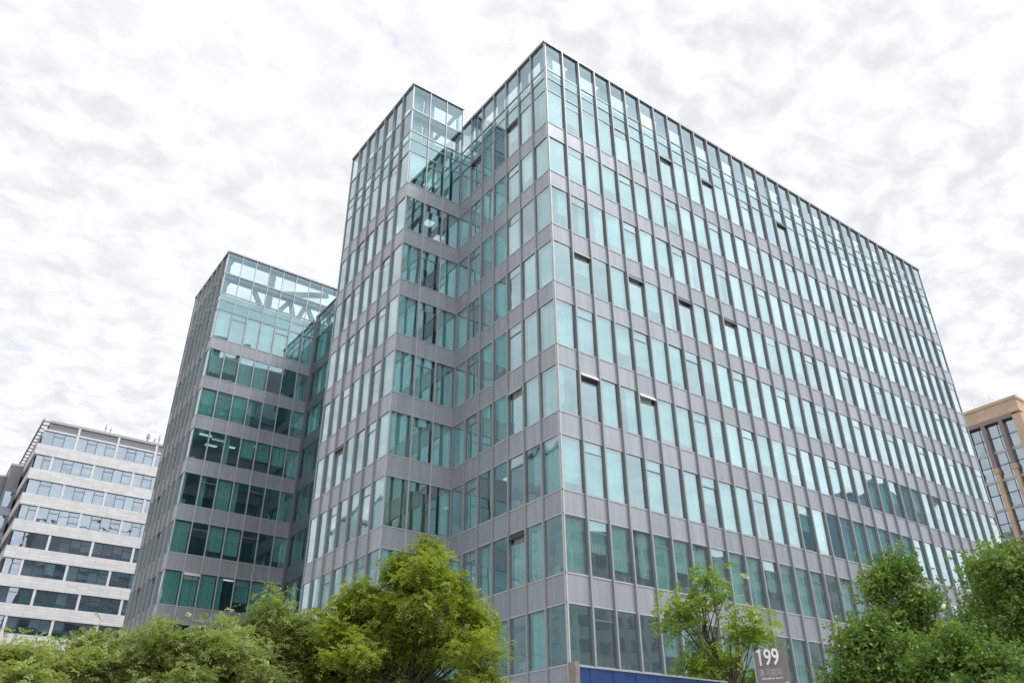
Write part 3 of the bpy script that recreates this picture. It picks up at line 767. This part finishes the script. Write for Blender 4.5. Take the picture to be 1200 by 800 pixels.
tree('camphor_tree', 'lower dense tree between the knob-topped tree and the right corner tree', 1118, 738, 18, 1.3, 'rosette', 'leaf_camphor', 120, 52, gr, base=.4)

tree('camphor_tree', 'low dense tree at the foot of the knob-topped one, nearest to the 199 sign', 1022, 722, 19, .95, 'rosette', 'leaf_camphor', 90, 66, gr, base=.5, cr=.36)
def street_tree(x, y, H, rad, label):
    global at
    keep = at; at = lambda *a: Vector((x, y, H))
    tree('street_tree', label, 600 + x, 100 + y, 30, rad, 'rosette', 'leaf_camphor', 110, 55, 'street trees mirrored in the lowest windows', base=.3, cr=.95, trunk=.2)
    at = keep
for x, y, H in ((27, -33.5, 15.5), (37, -34, 14.0), (49, -33, 14.5)):
    street_tree(x, y, H, 3.6, 'street tree across the road, seen only as a dark reflection in the lowest windows')

# ------------------------------------------------------------------ HOARDING, SIGN, LAMP
a = at(677, 778, 12); hy = a.y; hz = a.z
c_ = at(836, 795.5, 14.2)
hd = thing('hoarding', (a.x, hy, 0), 'royal blue sheet-metal hoarding at the bottom edge, before the large glass block', 'fence')
xe = c_.x + .3
b = MB(); n = int((xe - a.x) / .22); zt = hz - .03
for k in range(n):
    x0 = a.x + k * .22; o = .0 if k % 2 else .006
    b.box(x0, x0 + .22, hy + o, hy + .03 + o, .1, zt, 'bluewall')
b.build('sheet', hd)
put(hd, 'top_rail', (a.x - .005, a.x + n * .22, hy - .015, hy + .065, zt, zt + .02, 'fin'))
put(hd, 'end_post', (a.x - .09, a.x - .01, hy - .05, hy + .1, 0, hz + .03, 'post'))
for k in range(1, 4): put(hd, 'rear_brace', (a.x + k * 1.0, a.x + k * 1.0 + .06, hy + .06, hy + .13, 0, zt - .05, 'post'))

sc_ = at(901, 760, 12.6); sgn = thing('pylon_sign', (sc_.x, sc_.y, 0), 'grey brown pylon sign with raised white 199, rising behind the bottom edge', 'sign')
view = (CAMP - sc_); ang = math.atan2(view.y, view.x) + math.pi / 2 - R(8)
rz = Matrix.Rotation(ang, 4, 'Z')
def signbox(name, x0, x1, y0, y1, z0, z1, m):
    b = MB(); b.box(x0, x1, y0, y1, z0, z1, m); o = b.build(name, None, (0, 0, 0)); o.parent = sgn; return o
sgn.rotation_euler.z = ang
Wd = .21; TZ = sc_.z
signbox('panel', -Wd, Wd, -.02, .12, 0, TZ - .012, 'sign')
signbox('edge_strip', -Wd - .022, -Wd - .002, -.03, .13, 0, TZ - .03, 'fin')
def text(name, body, size, x, z, d, m, bold=0, sx=1.):
    cu = bpy.data.curves.new(name, 'FONT'); cu.body = body; cu.size = size; cu.extrude = d; cu.offset = bold; cu.resolution_u = 4
    o = bpy.data.objects.new(name, cu); C.objects.link(o)
    bpy.context.view_layer.update()
    dg = bpy.context.evaluated_depsgraph_get()
    me = bpy.data.meshes.new_from_object(o.evaluated_get(dg)); bpy.data.objects.remove(o)
    me.materials.clear(); me.materials.append(M[m])
    o = bpy.data.objects.new(name, me); C.objects.link(o); o.parent = sgn
    xs = [v.co.x for v in me.vertices]; w = max(xs) - min(xs)
    o.rotation_euler = (R(90), 0, 0); o.scale = (sx, 1, 1); o.location = (x - (min(xs) + w / 2) * sx, -.02 - d, z)
    return o
text('house_number', '199', .30, -.012, TZ - .212, .015, 'letter', .004, .70)
text('lettering', '漕河国际', .10, -.022, TZ - .345, .005, 'letter2', 0, .8)
b = MB(); xx = -.150; rs = random.Random(3)
for word in (11, 6):
    for k in range(word):
        hgt = .026 if k == 0 else rs.choice((.016, .016, .018, .024)); wd_ = rs.uniform(.010, .014)
        b.box(xx, xx + wd_ * .72, -.026, -.02, TZ - .395, TZ - .395 + hgt, 'letter'); xx += wd_ + .004
    xx += .014
o = b.build('small_lettering', None, (0, 0, 0)); o.parent = sgn
b = MB(); b.beam((-.170, -.034, TZ - .040), (-.133, -.034, TZ - .006), .023, .026, 'letter', (0, -1, 0)); o = b.build('numeral_flag', None, (0, 0, 0)); o.parent = sgn
b = MB()
for k in range(8):
    t0, t1 = k / 8, (k + 1) / 8
    f_ = lambda t: (-.015 + .22 * t, -.024, TZ - .53 + .085 * t ** .7)
    b.beam(f_(t0), f_(t1), .01, .022, 'letter', (0, -1, 0))
o = b.build('swoosh_line', None, (0, 0, 0)); o.parent = sgn

lp = at(1100, 708, 26); lamp = thing('camera_pole', (lp.x, lp.y, 0), 'grey pole with a small white dome camera between the two right-hand tree tops', 'camera pole')
b = MB(); b.tube([(lp.x, lp.y, 0), (lp.x, lp.y, lp.z - .1)], [.07, .05], 'fin', 10); b.tube([(lp.x, lp.y, lp.z - .15), (lp.x - .3, lp.y - .2, lp.z - .05)], [.03, .03], 'fin', 8); b.build('pole', lamp, smooth=False)
b = MB(); cx, cy = lp.x - .3, lp.y - .2
b.tube([(cx, cy, lp.z - .3), (cx, cy, lp.z - .24), (cx, cy, lp.z - .16), (cx, cy, lp.z - .15), (cx, cy, lp.z)], [.05, .1, .12, .13, .12], 'letter', 12); b.build('camera_dome', lamp)

# ------------------------------------------------------------------ SKY AND LIGHT
SUN_EL, SUN_AZ = 60, 128     # azimuth in degrees from +Y towards +X is handled below
w = bpy.data.worlds.new('World'); S.world = w; w.use_nodes = True
nt = w.node_tree; nt.nodes.clear()
out = nt.nodes.new('ShaderNodeOutputWorld'); bg = nt.nodes.new('ShaderNodeBackground'); L(nt, bg.outputs[0], out.inputs[0])
sky = nt.nodes.new('ShaderNodeTexSky'); sky.sky_type = 'NISHITA'; sky.sun_disc = False
sd = Vector((math.sin(R(128)) * math.cos(R(SUN_EL)), math.cos(R(128)) * math.cos(R(SUN_EL)), math.sin(R(SUN_EL))))  # towards the sun
sky.sun_elevation = R(SUN_EL); sky.sun_rotation = math.atan2(sd.x, sd.y)
STR = .12
tc = N(nt, 'ShaderNodeTexCoord'); sp = N(nt, 'ShaderNodeSeparateXYZ'); L(nt, tc.outputs['Generated'], sp.inputs[0])
zc = N(nt, 'ShaderNodeMath', operation='MAXIMUM'); L(nt, sp.outputs[2], zc.inputs[0]); zc.inputs[1].default_value = 0.
za = N(nt, 'ShaderNodeMath', operation='ADD'); L(nt, zc.outputs[0], za.inputs[0]); za.inputs[1].default_value = .22
vx = N(nt, 'ShaderNodeMath', operation='DIVIDE'); L(nt, sp.outputs[0], vx.inputs[0]); L(nt, za.outputs[0], vx.inputs[1])
vy = N(nt, 'ShaderNodeMath', operation='DIVIDE'); L(nt, sp.outputs[1], vy.inputs[0]); L(nt, za.outputs[0], vy.inputs[1])
cb = N(nt, 'ShaderNodeCombineXYZ'); L(nt, vx.outputs[0], cb.inputs[0]); L(nt, vy.outputs[0], cb.inputs[1])
def noise(scale, det, rough, dist=0., off=0.):
    mp = N(nt, 'ShaderNodeMapping'); mp.inputs['Location'].default_value = (off, off * .7, off * .3); mp.inputs['Rotation'].default_value = (0, 0, .6); mp.inputs['Scale'].default_value = (1, 1.2, 1)
    L(nt, cb.outputs[0], mp.inputs[0])
    n = N(nt, 'ShaderNodeTexNoise', Scale=scale, Detail=det, Roughness=rough, Distortion=dist); L(nt, mp.outputs[0], n.inputs['Vector']); return n.outputs[0]
def rng_(v, a, b, c=0., d=1., smooth=True):
    r = N(nt, 'ShaderNodeMapRange'); r.interpolation_type = 'SMOOTHSTEP' if smooth else 'LINEAR'
    L(nt, v, r.inputs[0])
    for i, q in ((1, a), (2, b), (3, c), (4, d)): r.inputs[i].default_value = q
    return r.outputs[0]
puff = noise(17., 7., .54, .3)            # small cloud cells
mass = noise(1.7, 5., .55, .25, 3.1)         # broad grey patches
gap = noise(5.2, 8., .62, .6, 9.4)         # rare openings
K = 1 / STR
c1 = mixc(nt, rng_(puff, .30, .66), (.392 * K, .400 * K, .420 * K), (.505 * K, .508 * K, .516 * K))
c2 = mixc(nt, rng_(mass, .38, .66, 0, .45), c1, (.525 * K, .525 * K, .532 * K))
g2 = N(nt, 'ShaderNodeMath', operation='MULTIPLY'); L(nt, rng_(gap, .66, .76, 0, .75), g2.inputs[0]); L(nt, rng_(mass, .38, .62, 1, .25), g2.inputs[1])
c3 = mixc(nt, g2.outputs[0], c2, (1, 1, 1)); 
skl = mixc(nt, 1., (1, 1, 1), (1.0, 1.0, 1.0), 'MULTIPLY'); L(nt, sky.outputs[0], skl.node.inputs[6])
L(nt, skl, c3.node.inputs[7])
# out-of-view sky brightening added behind the camera to lift facade light and reflections
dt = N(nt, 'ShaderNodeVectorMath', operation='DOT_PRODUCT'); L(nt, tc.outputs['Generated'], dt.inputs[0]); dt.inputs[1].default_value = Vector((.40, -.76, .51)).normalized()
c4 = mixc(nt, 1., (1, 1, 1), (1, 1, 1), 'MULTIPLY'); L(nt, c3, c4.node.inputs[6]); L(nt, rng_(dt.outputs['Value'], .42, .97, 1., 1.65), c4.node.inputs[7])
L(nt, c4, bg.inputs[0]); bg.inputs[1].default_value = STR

sun = bpy.data.lights.new('sun', 'SUN'); sun.energy = 1.1; sun.angle = R(14); sun.color = (1, .98, .95)
so = bpy.data.objects.new('sun', sun); C.objects.link(so); so.rotation_euler = (-sd).to_track_quat('-Z', 'Y').to_euler(); so.location = (0, -60, 90)

S.view_settings.view_transform = 'Standard'; S.view_settings.look = 'None'; S.view_settings.exposure = 1.04; S.view_settings.gamma = 1
S.view_settings.use_curve_mapping = False
S.render.engine = 'CYCLES'
cy = S.cycles
cy.max_bounces = 8; cy.diffuse_bounces = 3; cy.glossy_bounces = 4; cy.transmission_bounces = 4; cy.transparent_max_bounces = 12
cy.use_denoising = True; cy.denoiser = 'OPENIMAGEDENOISE'
cy.caustics_reflective = False; cy.caustics_refractive = False; cy.sample_clamp_indirect = 6
